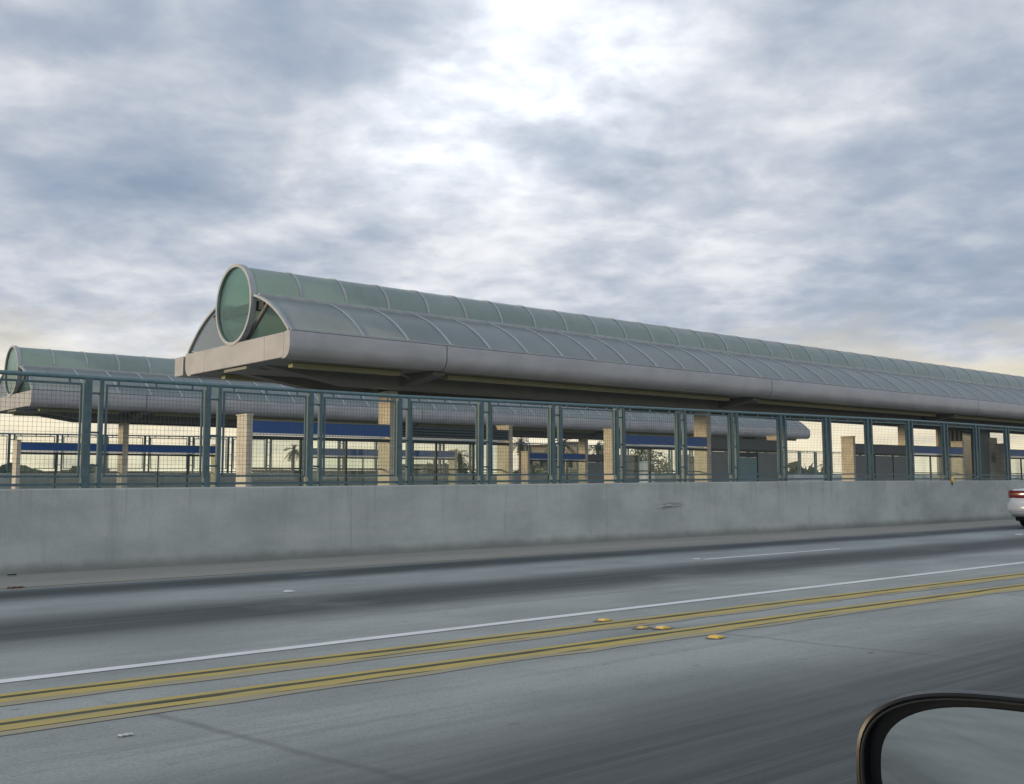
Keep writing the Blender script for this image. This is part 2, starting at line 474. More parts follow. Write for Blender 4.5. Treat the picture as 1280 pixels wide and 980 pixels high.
# ------------------------------------------------------------------ geometry helpers
class MB:
    def __init__(self):
        self.bm = bmesh.new()

    def face(self, pts):
        return self.bm.faces.new([self.bm.verts.new(p) for p in pts])

    def box(self, x0, x1, y0, y1, z0, z1):
        v = [self.bm.verts.new((x, y, z)) for z in (z0, z1) for y in (y0, y1) for x in (x0, x1)]
        for f in ((0, 2, 3, 1), (4, 5, 7, 6), (0, 1, 5, 4), (2, 6, 7, 3), (0, 4, 6, 2), (1, 3, 7, 5)):
            self.bm.faces.new([v[i] for i in f])
        return self

    def prism_x(self, prof, x0, x1, caps=True):
        """closed YZ profile swept along X"""
        a = [self.bm.verts.new((x0, y, z)) for y, z in prof]
        b = [self.bm.verts.new((x1, y, z)) for y, z in prof]
        n = len(prof)
        for i in range(n):
            j = (i + 1) % n
            self.bm.faces.new((a[i], a[j], b[j], b[i]))
        if caps:
            self.bm.faces.new(a[::-1])
            self.bm.faces.new(b)
        return self

    def strip_x(self, line, x0, x1, nx=1):
        """open YZ polyline swept along X"""
        for k in range(nx):
            xa = x0 + (x1 - x0) * k / nx
            xb = x0 + (x1 - x0) * (k + 1) / nx
            a = [self.bm.verts.new((xa, y, z)) for y, z in line]
            b = [self.bm.verts.new((xb, y, z)) for y, z in line]
            for i in range(len(line) - 1):
                self.bm.faces.new((a[i], a[i + 1], b[i + 1], b[i]))
        return self

    def tube(self, p0, p1, r0, r1=None, n=10):
        r1 = r0 if r1 is None else r1
        p0, p1 = Vector(p0), Vector(p1)
        d = (p1 - p0).normalized()
        u = d.orthogonal().normalized()
        v = d.cross(u)
        a = [self.bm.verts.new(p0 + (u * math.cos(t) + v * math.sin(t)) * r0) for t in [2 * math.pi * i / n for i in range(n)]]
        b = [self.bm.verts.new(p1 + (u * math.cos(t) + v * math.sin(t)) * r1) for t in [2 * math.pi * i / n for i in range(n)]]
        for i in range(n):
            j = (i + 1) % n
            self.bm.faces.new((a[i], a[j], b[j], b[i]))
        self.bm.faces.new(a[::-1])
        self.bm.faces.new(b)
        return self

    def rings(self, rings, cap0=True, cap1=True, closed=True):
        vv = [[self.bm.verts.new(p) for p in r] for r in rings]
        n = len(vv[0])
        for a, b in zip(vv, vv[1:]):
            for i in range(n if closed else n - 1):
                j = (i + 1) % n
                self.bm.faces.new((a[i], a[j], b[j], b[i]))
        if cap0:
            self.bm.faces.new(vv[0][::-1])
        if cap1:
            self.bm.faces.new(vv[-1])
        return self

    def build(self, name, m, parent=None, smooth=False, bevel=0.0, loc=None, fix=True):
        if fix:
            bmesh.ops.recalc_face_normals(self.bm, faces=self.bm.faces)
        me = bpy.data.meshes.new(name)
        self.bm.to_mesh(me)
        self.bm.free()
        me.materials.append(m)
        o = bpy.data.objects.new(name, me)
        COL.objects.link(o)
        if parent:
            o.parent = parent
        if loc:
            o.location = loc
        if smooth:
            for p in me.polygons:
                p.use_smooth = True
            try:
                me.set_sharp_from_angle(angle=R(40))
            except Exception:
                pass
        if bevel:
            b = o.modifiers.new('bevel', 'BEVEL')
            b.width = bevel
            b.segments = 2
            b.limit_method = 'ANGLE'
        return o


def empty(name, label=None, cat=None, group=None, loc=(0, 0, 0)):
    o = bpy.data.objects.new(name, None)
    COL.objects.link(o)
    o.location = loc
    o.empty_display_size = 0.2
    if label:
        tag(o, label, cat, group)
    return o


def tag(o, label, cat, group=None, kind=None):
    o['label'] = label
    o['category'] = cat
    if group:
        o['group'] = group
    if kind:
        o['kind'] = kind
    return o


def struct(o):
    o['kind'] = 'structure'
    return o


def kids(o):
    return [c for c in COL.objects if c.parent == o]


def copy_tree(o, parent=None, table=None):
    if table is None:
        table = {}
        for c in COL.objects:
            if c.parent:
                table.setdefault(c.parent.name, []).append(c)
    c = o.copy()
    COL.objects.link(c)
    if parent:
        c.parent = parent
    for ch in table.get(o.name, []):
        copy_tree(ch, c, table)
    return c


def at(px, py, depth):
    """point seen at pixel (px,py) of the 1280x960 photo at a depth along the view axis"""
    rt = Vector((math.sin(YAW), -math.cos(YAW), 0))
    up = rt.cross(FWD)
    return EYE + (FWD * F_PX + rt * (px - 640) + up * (480 - py)) * (depth / F_PX)


# ------------------------------------------------------------------ ground, road and markings
b = MB(); b.face([(-3000, -3000, -0.03), (3000, -3000, -0.03), (3000, 3000, -0.03), (-3000, 3000, -0.03)])
struct(b.build('ground', M['ground']))
b = MB(); b.face([(-120, -14, 0), (420, -14, 0), (420, 15.3, 0), (-120, 15.3, 0)])
struct(b.build('road', M['road']))
FAR_Y = 44.8
b = MB(); b.face([(-120, FAR_Y, 0), (420, FAR_Y, 0), (420, FAR_Y + 29, 0), (-120, FAR_Y + 29, 0)])
struct(b.build('far_road', M['busway']))
b = MB(); b.face([(-120, 15.3, -0.004), (420, 15.3, -0.004), (420, FAR_Y, -0.004), (-120, FAR_Y, -0.004)])
struct(b.build('busway', M['busway']))
DY = 18.06                                             # the far platform repeats the near one
for y0, y1 in ((19.2, 23.9), (19.2 + DY - 0.4, 23.9 + DY - 0.5)):
    b = MB(); b.box(2, 70, y0, y1, 0, 0.5)
    struct(b.build('platform', M['platform'], bevel=0.03))


def interp(tab, x):
    if x <= tab[0][0]:
        return tab[0][1]
    for (xa, ya), (xb, yb) in zip(tab, tab[1:]):
        if x <= xb:
            return ya + (yb - ya) * (x - xa) / (xb - xa)
    return tab[-1][1]


def ribbon(name, tab, o0, o1, m, x0=-110, x1=400, z=0.004, rag=0.0):
    b = MB()
    xs = []
    x = x0
    while x < x1:
        xs.append(x)
        x += 0.35 if -2 < x < 40 else 8
    xs.append(x1)
    prev = None
    for x in xs:
        y = interp(tab, x)
        ra = random.uniform(-rag, rag)
        rb = random.uniform(-rag, rag)
        cur = (b.bm.verts.new((x, y + o0 + ra, z)), b.bm.verts.new((x, y + o1 + rb, z)))
        if prev:
            b.bm.faces.new((prev[0], cur[0], cur[1], prev[1]))
        prev = cur
    return struct(b.build(name, m))


WHITE = [(-110, 7.29), (8, 7.27), (40, 7.20), (400, 7.2)]
L1 = [(-110, 6.78), (1.8, 6.75), (5, 6.66), (9, 6.57), (16.3, 6.34), (30, 6.2), (400, 6.2)]
L2 = [(-110, 6.05), (1.8, 6.03), (5, 5.94), (9, 5.87), (16.3, 5.60), (30, 5.45), (400, 5.45)]
ribbon('white_lane_line', WHITE, -0.062, 0.062, M['white'], rag=0.005)
for L in (L1, L2):
    ribbon('yellow_lane_line', L, 0.028, 0.105, M['yellow'], rag=0.006)
    ribbon('black_lane_line', L, -0.034, 0.028, M['black'], rag=0.004)
    ribbon('yellow_lane_line', L, -0.165, -0.034, M['yellow'], rag=0.018)
    ribbon('faded_lane_line', L, -0.26, -0.165, M['yellow_faint'], z=0.0035, rag=0.03)
ribbon('faded_edge_line', [(-110, 13.35), (400, 13.35)], -0.05, 0.05, M['yellow_faint'], rag=0.012)
for k in range(-3, 9):
    xa = 13.1 + k * 14.63
    ribbon('dashed_lane_line', [(-110, 10.86), (400, 10.76)], -0.055, 0.055, M['white'], xa, xa + 3.9, rag=0.008)

# ------------------------------------------------------------------ barrier wall and fence


def zwall(x):
    return 1.15 + min(0.085, max(0.0, (x - 3) * 0.0042))


def zrail(x):
    return 2.79 + min(0.21, max(0.0, (x - 10) * 0.0115))


def barrier(name, y0, y1, z_extra, label):
    b = MB()
    xs = [-110 + 4 * i for i in range(0, 120)]
    rings = []
    for x in xs:
        zt = zwall(x) + z_extra
        rings.append([(x, y0 - 0.02, 0.0), (x, y0, 0.5), (x, y0 + 0.005, zt - 0.02), (x, y0 + 0.02, zt), (x, y1 - 0.02, zt), (x, y1, zt - 0.02), (x, y1, 0.0)])
    b.rings(rings)
    return tag(b.build(name, M['wall']), label, 'wall')


barrier('barrier_wall', 15.16, 15.46, 0.0, 'long stained grey concrete barrier wall beside the near road shoulder')
barrier('barrier_wall', FAR_Y, FAR_Y + 0.3, 0.33, 'concrete barrier wall on the far side of the station, seen through the near fence')

FX = [1.15, 2.98, 4.81, 6.63, 8.43, 10.21, 12.06, 13.89, 15.72, 17.72, 19.6, 21.53, 23.5, 25.5, 27.66, 29.7, 31.7, 33.75]
FX = [-0.68] + FX
while FX[-1] < 76:
    FX.append(FX[-1] + 2.05)


def make_fence(label, group):
    root = empty('mesh_fence', label, 'fence', group)
    # unit meshes: height 1 scaled per bay
    def post_mesh(wd, dp):
        m_ = MB().box(-wd / 2, wd / 2, -dp / 2, dp / 2, 0, 1)
        return m_
    proto_a = post_mesh(0.085, 0.09).build('post', M['teal'], root)
    proto_b = None
    pm = fr = None
    first = True
    # rails follow the gentle rise of the deck
    top = MB(); bot = MB()
    rr = []; rb = []
    for x in FX:
        rr.append([(x, 15.33 + 0.032 * math.cos(t), zrail(x) - 0.032 + 0.032 * math.sin(t)) for t in [2 * math.pi * i / 10 for i in range(10)]])
        rb.append([(x, 15.33 + dy, zwall(x) + 0.055 + dz) for dy, dz in ((-.02, -.02), (.02, -.02), (.02, .02), (-.02, .02))])
    top.rings(rr).build('top_rail', M['teal_rail'], root, smooth=True)
    bot.rings(rb).build('bottom_rail', M['teal'], root)
    for i in range(len(FX) - 1):
        x0, x1 = FX[i], FX[i + 1]
        z0, z1 = zwall(x0) - 0.0, zrail(x0) - 0.05
        if first:
            pa = proto_a
        else:
            pa = proto_a.copy(); COL.objects.link(pa); pa.parent = root
        pa.location = (x0, 15.33, z0)
        pa.scale = (1.25 if i == 3 else 1.0, 1, z1 - z0)
        if first:
            mb = MB().box(-0.028, 0.028, -0.04, 0.04, 0, 1)
            for zz in (0.2, 0.5, 0.86):                      # clips that tie the pair together
                mb.box(-0.165, -0.027, -0.012, 0.012, zz, zz + 0.018)
            proto_b = pb = mb.build('post', M['teal'], root)
        else:
            pb = proto_b.copy(); COL.objects.link(pb); pb.parent = root
        pb.location = (x0 + 0.195, 15.33, z0)
        pb.scale = (1, 1, z1 - z0)
        # framed wire panel between this pair and the next
        wx0, wx1 = x0 + 0.26, x1 - 0.075
        if first:
            mb = MB()
            t = 0.032
            mb.box(0, 1, -0.014, 0.014, 0, t).box(0, 1, -0.014, 0.014, 1.36 - t, 1.36)
            mb.box(0, t * 0.6, -0.0135, 0.0135, t, 1.36 - t).box(1 - t * 0.6, 1, -0.0135, 0.0135, t, 1.36 - t)
            for q in (0.12, 0.5, 0.88):                      # stand-offs to the rails
                mb.box(q - 0.01, q + 0.01, -0.012, 0.012, 1.36, 1.46)
            fr = f = mb.build('panel_frame', M['teal'], root)
            mb = MB()
            r = 0.0015
            for k in range(1, 25):
                xx = k / 25
                mb.box(xx - r / 1.55, xx + r / 1.55, -r, r, t, 1.36 - t)
            for k in range(1, 21):
                zz = k * 1.36 / 21
                mb.box(t * 0.6, 1 - t * 0.6, -r * 3, -r, zz - r, zz + r)
            pm = g = mb.build('wire_mesh', M['wire'], f)
        else:
            f = fr.copy(); COL.objects.link(f); f.parent = root
            g = pm.copy(); COL.objects.link(g); g.parent = f
        zb = zwall((x0 + x1) / 2) + 0.155
        zt = zrail((x0 + x1) / 2) - 0.115
        f.location = (wx0, 15.33, zb)
        f.scale = (wx1 - wx0, 1, (zt - zb) / 1.36)
        f.rotation_euler = (0, -math.atan2(zrail(x1) - zrail(x0), x1 - x0), 0)
        first = False
    return root


fence = make_fence('teal steel fence of framed wire mesh panels on top of the near barrier wall', None)
fence2 = copy_tree(fence)
fence2.location = (0.9, FAR_Y + 0.15 - 15.33, 0.34)
fence2['label'] = 'distant thin fence beyond the far platform, seen as dark paired posts against the cream sky'

# amber reflector fixed to the wall top
b = MB()
b.tube((29.8, 15.15, 1.245), (29.8, 15.12, 1.245), 0.075, 0.062, 16)
am = b.build('reflector', M['amber'], None, smooth=True)
tag(am, 'round amber reflector at the top edge of the concrete barrier wall', 'reflector')
b = MB(); b.box(29.77, 29.83, 15.15, 15.157, 1.10, 1.20)
b.build('bracket', M['dark'], am)

# ------------------------------------------------------------------ station canopy
X0, X1 = 9.62, 54.3
YC = 20.98
TUBE_R, TUBE_Z = 0.88, 5.09
COLX = [13.57, 25.25, 37.45, 49.5]
ARC_R, ARC_ZC = 3.58, 1.745


def arch(y_from, y_to, n, r=ARC_R):
    out = []
    a0 = math.acos((y_from - YC) / r)
    a1 = math.acos((y_to - YC) / r)
    for i in range(n + 1):
        a = a0 + (a1 - a0) * i / n
        out.append((YC + r * math.cos(a), ARC_ZC + r * math.sin(a)))
    return out


def make_canopy(label):
    root = empty('station_canopy', label, 'canopy', 'barrel roofed station canopies', (0, 0, 0))
    P_ = root
    # glazing
    b = MB()
    ring = [(YC + (TUBE_R - 0.03) * math.cos(t), TUBE_Z + (TUBE_R - 0.03) * math.sin(t)) for t in [2 * math.pi * i / 48 for i in range(49)]]
    b.strip_x(ring, X0 + 0.03, X1 - 0.03, 1).build('tube_glazing', M['tube_glass'], P_, smooth=True)
    for a, c in ((18.50, 20.05), (23.46, 21.91)):
        MB().strip_x(arch(a, c, 16, ARC_R - 0.02), X0 + 0.06, X1 - 0.06).build('arch_glazing', M['arch_glass'], P_, smooth=True)
    # glazing bars
    n = 39
    proto_t = proto_l = proto_r = None
    for k in range(n + 1):
        x = X0 + 0.05 + (X1 - X0 - 0.1) * k / n
        if k == 0:
            mb = MB()
            ins = [(YC + (TUBE_R - 0.045) * math.cos(t), TUBE_Z + (TUBE_R - 0.045) * math.sin(t)) for t in [2 * math.pi * i / 48 for i in range(48)]]
            out = [(YC + (TUBE_R - 0.010) * math.cos(t), TUBE_Z + (TUBE_R - 0.010) * math.sin(t)) for t in [2 * math.pi * i / 48 for i in range(48)]]
            mb.rings([[(-0.033, *p) for p in ins], [(-0.033, *p) for p in out], [(0.033, *p) for p in out], [(0.033, *p) for p in ins], [(-0.033, *p) for p in ins]], False, False)
            proto_t = t_ = mb.build('tube_rib', M['rib'], P_, smooth=True)
            ar = []
            for a, c in ((18.47, 20.08), (23.49, 21.88)):
                mb = MB()
                i_ = arch(a, c, 16, ARC_R - 0.05)
                o_ = arch(a, c, 16, ARC_R - 0.001)
                mb.rings([[(-0.022, *p), (0.022, *p), (0.022, *q), (-0.022, *q)] for p, q in zip(i_, o_)])
                ar.append(mb.build('arch_rib', M['rib'], P_, smooth=True))
            proto_l, proto_r = ar
            l_, r_ = ar
        else:
            t_, l_, r_ = proto_t.copy(), proto_l.copy(), proto_r.copy()
            for q in (t_, l_, r_):
                COL.objects.link(q); q.parent = P_
        t_.location.x = x
        l_.location.x = x + (0.575 if 0 < k < n else 0)
        r_.location.x = x + (0.575 if 0 < k < n else 0)
        if k in (0, n):
            for q in (l_, r_):
                q.scale.x = 1.7
    # long rails where tube and arch meet
    for s in (-1, 1):
        yj, zj = YC + s * 0.955, 5.175
        MB().box(X0 + 0.10, X1 - 0.10, yj - 0.065, yj + 0.065, zj - 0.06, zj + 0.055).build('ridge_rail', M['rib'], P_, bevel=0.02)
    # fascia: rounded under-edge, in lengths with dark seams
    def prof(s):
        pts = [(-2.50, 4.255), (-2.575, 4.245), (-2.60, 4.215)]
        for i in range(0, 9):
            a = R(180 + 90 * i / 8)
            pts.append((-2.36 + 0.24 * math.cos(a), 3.94 + 0.24 * math.sin(a)))
        pts += [(-2.28, 3.70), (-2.28, 4.22)]
        return [(YC + s * -y if s > 0 else YC + y, z) for y, z in pts]
    seams = [X0, 13.5, 25.48, 38.4, 46.5, X1]
    for s in (-1, 1):
        for xa, xb in zip(seams, seams[1:]):
            MB().prism_x(prof(s), xa + (0.012 if xa > X0 else 0.0), xb - 0.012).build('fascia_panel', M['fascia'], P_, smooth=True)
        for xs in seams[1:-1]:
            pr = [(YC + (y - YC) * 0.997, z) for y, z in prof(s)]
            MB().prism_x(pr, xs - 0.012, xs + 0.012, False).build('seam', M['seam'], P_)
        MB().box(X0 + 0.05, X1 - 0.05, YC + s * 2.52 - 0.05, YC + s * 2.52 + 0.05, 4.256, 4.29).build('gutter_trim', M['rib'], P_)
    # end fascias, three plates each
    for xe, sx in ((X0, -1), (X1, 1)):
        for ya, yb in ((18.64, 19.47), (19.476, 22.50), (22.506, 23.32)):
            x_in = xe + (0.0 if sx < 0 else -0.06)
            mb = MB()
            pts = [(ya, 3.72), (yb, 3.72), (yb, 4.235), (ya, 4.235)]
            mb.prism_x(pts, x_in - 0.01, x_in + 0.05)
            mb.build('end_fascia', M['fascia'], P_, bevel=0.015)
    # box gutter along the outer edge, with a dark gap to the fascia
    MB().prism_x([(23.70, 3.74), (24.16, 3.74), (24.20, 3.78), (24.20, 4.20), (23.70, 4.20)], X0 - 0.01, X1 + 0.01).build('box_gutter', M['fascia'], P_, bevel=0.012)
    MB().box(X0 + 0.05, X1 - 0.05, 23.60, 23.695, 3.80, 4.14).build('gutter_gap', M['seam'], P_)
    # soffit, beams, light troughs
    MB().box(X0 + 0.06, X1 - 0.06, 18.72, 20.0, 3.715, 3.76).build('soffit', M['soffit'], P_)
    MB().box(X0 + 0.06, X1 - 0.06, 21.96, 23.24, 3.715, 3.76).build('soffit', M['soffit'], P_)
    for y0 in (20.05, 21.55):
        mb = MB()
        mb.rings([[(x, y0, 3.712), (x, y0 + 0.36, 3.712), (x, y0 + 0.36, zb_), (x, y0, zb_)] for x, zb_ in ((X0 + 0.35, 3.69), (X0 + 2.4, 3.38), (X1 - 2.4, 3.38), (X1 - 0.35, 3.69))])
        mb.build('long_beam', M['beam'], P_, bevel=0.01)
    MB().box(X0 + 0.06, X1 - 0.06, 20.42, 21.54, 3.64, 3.70).build('soffit', M['soffit'], P_)
    cuts = [X0 + 0.5] + [c for q in COLX for c in (q - 0.75, q + 0.55)] + [X1 - 0.3]
    for xa, xb in zip(cuts[0::2], cuts[1::2]):
        for yt in (19.28, 22.56):
            MB().box(xa, xb, yt - 0.10, yt + 0.10, 3.60, 3.713).build('light_trough', M['trough'], P_, bevel=0.015)
    # columns with brackets
    for cx in COLX:
        c = MB().box(cx - 0.11, cx + 0.11, 20.6, 21.12, 0.5, 3.39).build('column', M['stone'], P_, bevel=0.015)
        for s in (-1, 1):
            mb = MB()
            pts = [(20.86 + s * 0.26, 3.39), (20.86 + s * 0.42, 3.385), (YC + s * 2.2, 3.62), (YC + s * 2.2, 3.712), (20.86 + s * 0.26, 3.712)]
            mb.prism_x(pts, cx - 0.16, cx + 0.16)
            mb.build('bracket', M['beam'], c, bevel=0.01)
    # end glass, rims, cross beam and struts
    for xe, sx in ((X0, -1), (X1, 1)):
        mb = MB()
        ins = [(YC + (TUBE_R - 0.05) * math.cos(t), TUBE_Z + (TUBE_R - 0.05) * math.sin(t)) for t in [2 * math.pi * i / 64 for i in range(64)]]
        out = [(YC + (TUBE_R + 0.015) * math.cos(t), TUBE_Z + (TUBE_R + 0.015) * math.sin(t)) for t in [2 * math.pi * i / 64 for i in range(64)]]
        xa, xb = (xe - 0.03, xe + 0.10) if sx < 0 else (xe - 0.10, xe + 0.03)
        mb.rings([[(xa, *p) for p in ins], [(xa, *p) for p in out], [(xb, *p) for p in out], [(xb, *p) for p in ins], [(xa, *p) for p in ins]], False, False)
        rim = mb.build('end_rim', M['rib'], P_, smooth=True)
        mb = MB()
        xg = xe + (0.02 if sx < 0 else -0.02)
        mb.prism_x(ins, xg - 0.006, xg + 0.006)
        mb.build('end_glass', M['end_glass'], rim)
        xi = xe - sx * 0.17
        MB().box(xi - 0.05, xi + 0.05, YC - 1.18, YC + 1.18, 4.87, 5.07).build('cross_beam', M['dark'], P_)
        for s in (-1, 1):
            MB().tube((xi, YC + s * 0.35, 4.32), (xi, YC + s * 1.35, 5.0), 0.05, n=10).build('strut', M['beam'], P_, smooth=True)
        MB().box(xi - 0.06, xi + 0.06, YC - 0.25, YC + 0.25, 3.70, 4.26).build('king_post', M['beam'], P_)
    return root


canopy = make_canopy('near station canopy with green glazed tube ridge and round glass end')
canopy2 = copy_tree(canopy)
canopy2.location = (0.0, DY, 0.0)
canopy2['label'] = 'second, smaller looking canopy behind the fence, over the far platform'


# ------------------------------------------------------------------ windscreens on the platforms
def screen(cx, hl, hr, left, right, ztop, dy, label):
    t = empty('platform_windscreen', label, 'windscreen', 'windscreens on the station platforms', (cx, 20.6 + dy, 0.5))
    Z = 0.5

    def bx(nm, m, x0, x1, y0, y1, z0, z1, par=t, bev=0.0):
        return MB().box(x0, x1, y0, y1, z0 - Z, z1 - Z).build(nm, m, par, bevel=bev)
    for x in (-hl, hr):
        p = bx('pilaster', M['stone'], x - 0.07, x + 0.07, 0, 0.5, 0.5, ztop, bev=0.012)
        bx('pilaster_cap', M['stone'], x - 0.085, x + 0.085, -0.015, 0.515, ztop + 0.001, ztop + 0.03, p)
    for side, kind in ((-1, left), (1, right)):
        xa, xb = (-hl + 0.07, -0.112) if side < 0 else (0.112, hr - 0.07)
        if kind == 'blue':
            s_ = bx('sign_band', M['blue'], xa, xb, 0.0, 0.09, 2.285, 2.545)
            bx('top_trim', M['soffit'], xa, xb, -0.01, 0.10, 2.546, 2.575, s_)
        elif kind == 'louvre':
            s_ = bx('louvre_box', M['dark'], xa, xb, 0.05, 0.10, 2.285, 2.56)
            for k, zz in enumerate((2.30, 2.37, 2.44, 2.51)):
                bx('slat', M['slat'], xa, xb, -0.01, 0.045, zz, zz + 0.036, s_)
        else:
            bx('sign_band', M['slate'], xa, xb, 0.0, 0.09, 2.226, 2.56)
        if kind != 'slate':
            bx('lamp_strip', M['lamp_strip'], xa, xb - 0.15, -0.03, 0.06, 2.238, 2.275)
        bx('head_rail', M['dark'], xa, xb, -0.01, 0.07, 2.15, 2.225)
        # glass or solid infill between slim mullions
        nb = 3
        for k in range(nb):
            a = xa + (xb - xa) * k / nb
            c = xa + (xb - xa) * (k + 1) / nb
            if kind == 'slate':
                hot = (k == (0 if side > 0 else 2))
                if k == 1 and side > 0:
                    bx('notice_panel', M['teal_panel'], a + 0.03, c - 0.03, 0.015, 0.045, 0.62, 1.98)
                    bx('notice_header', M['dark'], a + 0.02, c - 0.02, 0.012, 0.048, 1.985, 2.14)
                else:
                    bx('infill_panel', M['grey_panel'], a + 0.02, c - 0.02, 0.015, 0.045, 0.62, 2.14)
            else:
                bx('glass_pane', M['pane'], a + 0.02, c - 0.02, 0.025, 0.035, 0.62, 2.14)
            if k:
                bx('mullion', M['dark'], a - 0.018, a + 0.018, 0.0, 0.06, 0.5, 2.149)
        bx('bottom_rail', M['teal'], xa, xb, 0.0, 0.06, 0.55, 0.61)
        if kind != 'slate':
            bx('leaning_rail', M['dark'], xa, xb, 0.30, 0.345, 1.50, 1.54)
            for k in (0.25, 0.75):
                xk = xa + (xb - xa) * k
                bx('rail_bracket', M['dark'], xk - 0.015, xk + 0.015, 0.061, 0.299, 1.505, 1.535)
    return t


screen(COLX[0], 3.69, 3.64, 'blue', 'louvre', 2.66, 0, 'near windscreen with blue sign band on its left half and louvres on its right')
screen(COLX[1], 4.06, 3.70, 'blue', 'slate', 2.70, 0, 'near windscreen with blue band left of its column and grey panels right of it')
screen(COLX[2], 4.03, 4.10, 'slate', 'blue', 2.80, 0, 'near windscreen with grey panels beside a bare gold pilaster, right of the open gap')
screen(COLX[3], 4.0, 4.0, 'blue', 'louvre', 2.80, 0, 'near windscreen at the right edge of the view with a dark blue band')
screen(COLX[0], 3.69, 3.64, 'blue', 'blue', 2.62, DY, 'small distant windscreen with two blue bands below the left end of the far canopy')
screen(COLX[1], 3.9, 3.7, 'blue', 'blue', 2.62, DY, 'distant windscreen with blue band seen under the blue sign of the first near windscreen')
screen(COLX[2], 4.0, 4.0, 'blue', 'slate', 2.62, DY, 'distant windscreen with pale notice panel, seen through the open gap between near pilasters')
screen(COLX[3], 4.0, 4.0, 'slate', 'blue', 2.62, DY, 'distant windscreen at the right end of the far canopy')

# stair enclosure at the far end of the near platform
t = empty('stair_enclosure', 'grey and tan stair enclosure standing behind the fence left of the white car', 'enclosure', None, (43.0, 21.3, 0.5))
MB().box(0.9, 2.3, 0, 0.12, 0, 3.0).build('grey_wall', M['grey_panel'], t)
MB().box(2.36, 3.1, 0, 0.3, 0, 2.6).build('tan_pier', M['stone'], t, bevel=0.01)
MB().box(-1.2, 0.84, 0.5, 0.6, 0, 2.9).build('tan_wall', M['stucco'], t)
for k in range(6):
    MB().box(-1.15 + k * 0.38, -1.09 + k * 0.38, 0.44, 0.499, 0, 2.9).build('mullion', M['beam'], t)
MB().box(-1.3, 3.2, -0.05, 2.2, 3.002, 3.12).build('roof', M['soffit'], t)
MB().box(3.0, 3.1, 0.31, 2.1, 0, 3.0).build('end_wall', M['grey_panel'], t)

p_ = at(814, 592, 46)
t = empty('ticket_cabinet', 'pale cabinet on the far platform, seen through glass of the second near windscreen', 'cabinet', None, (p_.x, p_.y, 0.5))
hc = at(814, 576, 46).z - 0.5
MB().box(-0.25, 0.25, 0, 0.5, 0, hc).build('cabinet_body', M['lamp_strip'], t, bevel=0.03)
MB().box(-0.18, 0.18, -0.012, -0.002, hc - 0.5, hc - 0.15).build('screen', M['window'], t)
MB().box(-0.28, 0.28, -0.05, 0.52, hc + 0.002, hc + 0.05).build('cap', M['slat'], t)

# ------------------------------------------------------------------ background: buildings, palms, shrubs


def building(px0, px1, ytop, depth, m, label, deep=14):
    p0, p1 = at(px0, ytop, depth), at(px1, ytop, depth)
    wd = (p1 - p0).length
    h = p0.z + 0.03
    ang = math.atan2(p1.y - p0.y, p1.x - p0.x)
    r = empty('building', label, 'building', 'low buildings beyond the station', (p0.x, p0.y, -0.03))
    r.rotation_euler = (0, 0, ang)
    MB().box(0, wd, 0, deep, 0, h - 0.25).build('wall', m, r)
    MB().box(-0.3, wd + 0.3, -0.3, deep + 0.3, h - 0.249, h).build('roof', M['roofing'], r)
    n = max(2, int(wd / 3))
    for k in range(n):
        a = wd * (k + 0.25) / n
        MB().box(a, a + wd / n * 0.5, -0.03, -0.002, h * 0.45, h * 0.72).build('window', M['window'], r)
    return r


building(652, 688, 556, 150, M['stucco'], 'tan flat roofed building right of the louvred windscreen')
building(708, 728, 552, 135, M['stucco'], 'narrow tan building between the palms right of centre')
building(316, 350, 587, 150, M['stucco_grey'], 'low grey building seen below the blue sign of the first windscreen')
building(372, 470, 588, 160, M['stucco_grey'], 'long grey building low behind the first near windscreen')
building(500, 560, 580, 170, M['stucco_grey'], 'grey building low behind the louvred windscreen')


def palm(px, py, depth, size, label):
    top = at(px, py, depth)
    H = top.z
    r = empty('palm_tree', label, 'palm tree', 'palm trees beyond the station', (top.x, top.y, -0.03))
    lean = random.uniform(-0.03, 0.03)
    b = MB()
    rings = []
    for i in range(9):
        f = i / 8
        rad = (0.26 - 0.10 * f) * size
        cx = lean * H * f * f
        rings.append([(cx + rad * math.cos(t), rad * math.sin(t), H * f) for t in [2 * math.pi * k / 8 for k in range(8)]])
    b.rings(rings).build('trunk', M['bark'], r, smooth=True)
    b = MB()
    for k in range(34):
        az = random.uniform(0, 2 * math.pi)
        el = random.uniform(-1.1, 1.35)
        L = size * random.uniform(0.9, 1.35)
        p = Vector((lean * H, 0, H - 0.1))
        d = Vector((math.cos(az) * math.cos(el), math.sin(az) * math.cos(el), math.sin(el)))
        side = Vector((-math.sin(az), math.cos(az), 0))
        pts = []
        for j in range(6):
            f = j / 5
            pts.append(p + d * L * f + Vector((0, 0, -0.55 * L * f * f)))
        for j in range(5):                                   # leaflets on both sides of the rachis
            for s in (-1, 1):
                for q in range(2):
                    a = pts[j].lerp(pts[j + 1], q / 2)
                    c = pts[j].lerp(pts[j + 1], q / 2 + 0.35)
                    wv = side * s * L * (0.06 + 0.22 * math.sin(math.pi * min(1, (j + q / 2 + 0.8) / 6)))
                    tip = a + wv + d * L * 0.16 + Vector((0, 0, -0.10 * L * random.random()))
                    b.face([a, c, tip])
    b.build('crown', M['palm'], r, fix=False)
    return r


